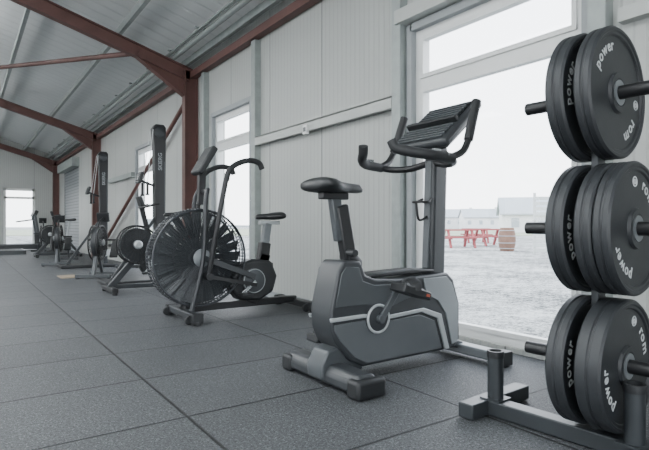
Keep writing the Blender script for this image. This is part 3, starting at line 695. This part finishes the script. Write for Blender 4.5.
# ------------------------------------------------ plate rack (turned a little off the wall line)
rx=1.85; PY=0.96; RR=math.radians(4)
rk=thing('plate_rack','dark grey steel weight plate rack with short bar holder tubes','weight rack',(rx,PY,0),RR)
M_rack=mat('rack_grey_steel','#34383b',0.4,0.3,0.08,8)
b=B(); b.box((0,0,0.73),(0.06,0.026,1.46)); b.make('upright_post',M_rack,rk,0.004)
b=B(); b.box((-0.03,-0.05,0.035),(0.07,1.0,0.06)); b.box((0.04,0.44,0.035),(0.42,0.07,0.06)); b.box((0.0,-0.5,0.035),(0.5,0.07,0.06)); b.box((0.06,0,0.035),(0.14,0.1,0.06)); b.make('base_frame',M_rack,rk,0.005)
b=B(); b.prism([(0.03,0.06),(0.22,0.06),(0.03,0.22)],-0.004,0.004); b.make('gusset',M_rack,rk)
for (hx,hy) in ((-0.02,0.40),(-0.06,-0.14)):
    b=B(); b.lathe([(0.032,0.06),(0.032,0.26),(0.026,0.26),(0.026,0.06)],(hx,hy,0),'z',28); b.box((hx,hy,0.067),(0.09,0.09,0.008)); b.make('bar_holder',M_rack,rk)
    b=B(); b.lathe([(0.033,0.235),(0.035,0.25),(0.034,0.263),(0.025,0.263),(0.025,0.235)],(hx,hy,0),'z',28); b.make('holder_collar',M_blkp,rk)
LV=[1.235,0.768,0.30]
for z in LV:
    b=B(); b.cyl((0,-0.33,z),(0,0.27,z),0.0235); b.make('peg',M_blk,rk)
M_plate=mat('black_bumper_rubber','#25282b',0.5,0,0.12,25,bump=0.15)
def plate(rad,t,yoff,z,spin,label,sp2=math.pi):
    loc=(rx-math.sin(RR)*yoff,PY+math.cos(RR)*yoff,z)
    e=thing('weight_plate',label,'weight plate',loc,RR,group='weight plates on the rack')
    h=t/2
    prof=[(0.0255,-h+0.003),(0.045,-h+0.003),(0.05,-h),(0.066,-h),(0.071,-h+0.010),(rad*0.85,-h+0.010),(rad*0.87,-h+0.004),(rad*0.91,-h+0.004),(rad*0.93,-h),(rad-0.007,-h),(rad,-h+0.007),(rad,-0.006),(rad-0.004,-0.003),(rad-0.004,0.003),(rad,0.006),(rad,h-0.007),(rad-0.007,h),(rad*0.93,h),(rad*0.91,h-0.004),(rad*0.87,h-0.004),(rad*0.85,h-0.010),(0.071,h-0.010),(0.066,h),(0.0255,h)]
    B().lathe(prof,(0,0,0),'y',72).make('plate_body',M_plate,e,ang=25)
    B().lathe([(0.0248,-h-0.001),(0.044,-h-0.001),(0.044,-h+0.004),(0.0248,-h+0.004)],(0,0,0),'y',40).make('steel_hub',M_pgrey,e)
    for word,an,sz in (('rom',spin,0.056),('power',sp2+spin,0.052)):
        b=B(); arc_text(b,word,0.160,an,sz,-h+0.0094); b.make('lettering',M_print,e)
    a=spin-0.75; c=Vector((0.158*math.sin(a),-h+0.0096,0.158*math.cos(a))); b=B()
    b.ring(c,0.016,0.0024,'y',6,24); b.make('ring_emblem',M_print,e)
    b=B(); b.ring(c,0.007,0.0024,'y',6,16); b.make('ring_emblem',M_print,e)
    return e
RAD=0.227
plate(RAD,0.056,-0.044,LV[0],2.45,'black rubber bumper plate with white lettering on top peg')
plate(RAD,0.062,0.049,LV[0],1.75,'black rubber bumper plate behind the post on top peg')
plate(RAD,0.056,-0.044,LV[1],2.0,'black rubber bumper plate on middle peg against the post')
plate(RAD,0.056,-0.103,LV[1],0.7,'black rubber bumper plate with white lettering on middle peg')
plate(RAD,0.062,0.049,LV[1],1.35,'black rubber bumper plate behind the post on middle peg')
plate(RAD,0.085,-0.060,LV[2],1.15,'thick black bumper plate with white lettering on bottom peg')
plate(RAD,0.062,0.049,LV[2],1.6,'black rubber bumper plate behind the post on bottom peg')
# ------------------------------------------------ world, camera
w=bpy.data.worlds.new('overcast'); SC.world=w; w.use_nodes=True
nt=w.node_tree; bg=nt.nodes['Background']
tc=nt.nodes.new('ShaderNodeTexCoord'); sp=nt.nodes.new('ShaderNodeSeparateXYZ'); nt.links.new(tc.outputs['Generated'],sp.inputs[0])
cr=nt.nodes.new('ShaderNodeValToRGB'); cr.color_ramp.elements[0].position=0.0; cr.color_ramp.elements[0].color=(0.95,0.975,1.0,1); cr.color_ramp.elements[1].position=0.8; cr.color_ramp.elements[1].color=(0.82,0.89,1.0,1)
nt.links.new(sp.outputs[2],cr.inputs[0]); nt.links.new(cr.outputs[0],bg.inputs['Color']); bg.inputs['Strength'].default_value=6.5
cam=bpy.data.cameras.new('camera'); co=bpy.data.objects.new('camera',cam); COL.objects.link(co)
co.location=(0,0,H); co.rotation_euler=(math.pi/2,0,-TH); cam.sensor_width=36; cam.lens=520/649*36; cam.clip_end=1000; cam.clip_start=0.05
SC.camera=co
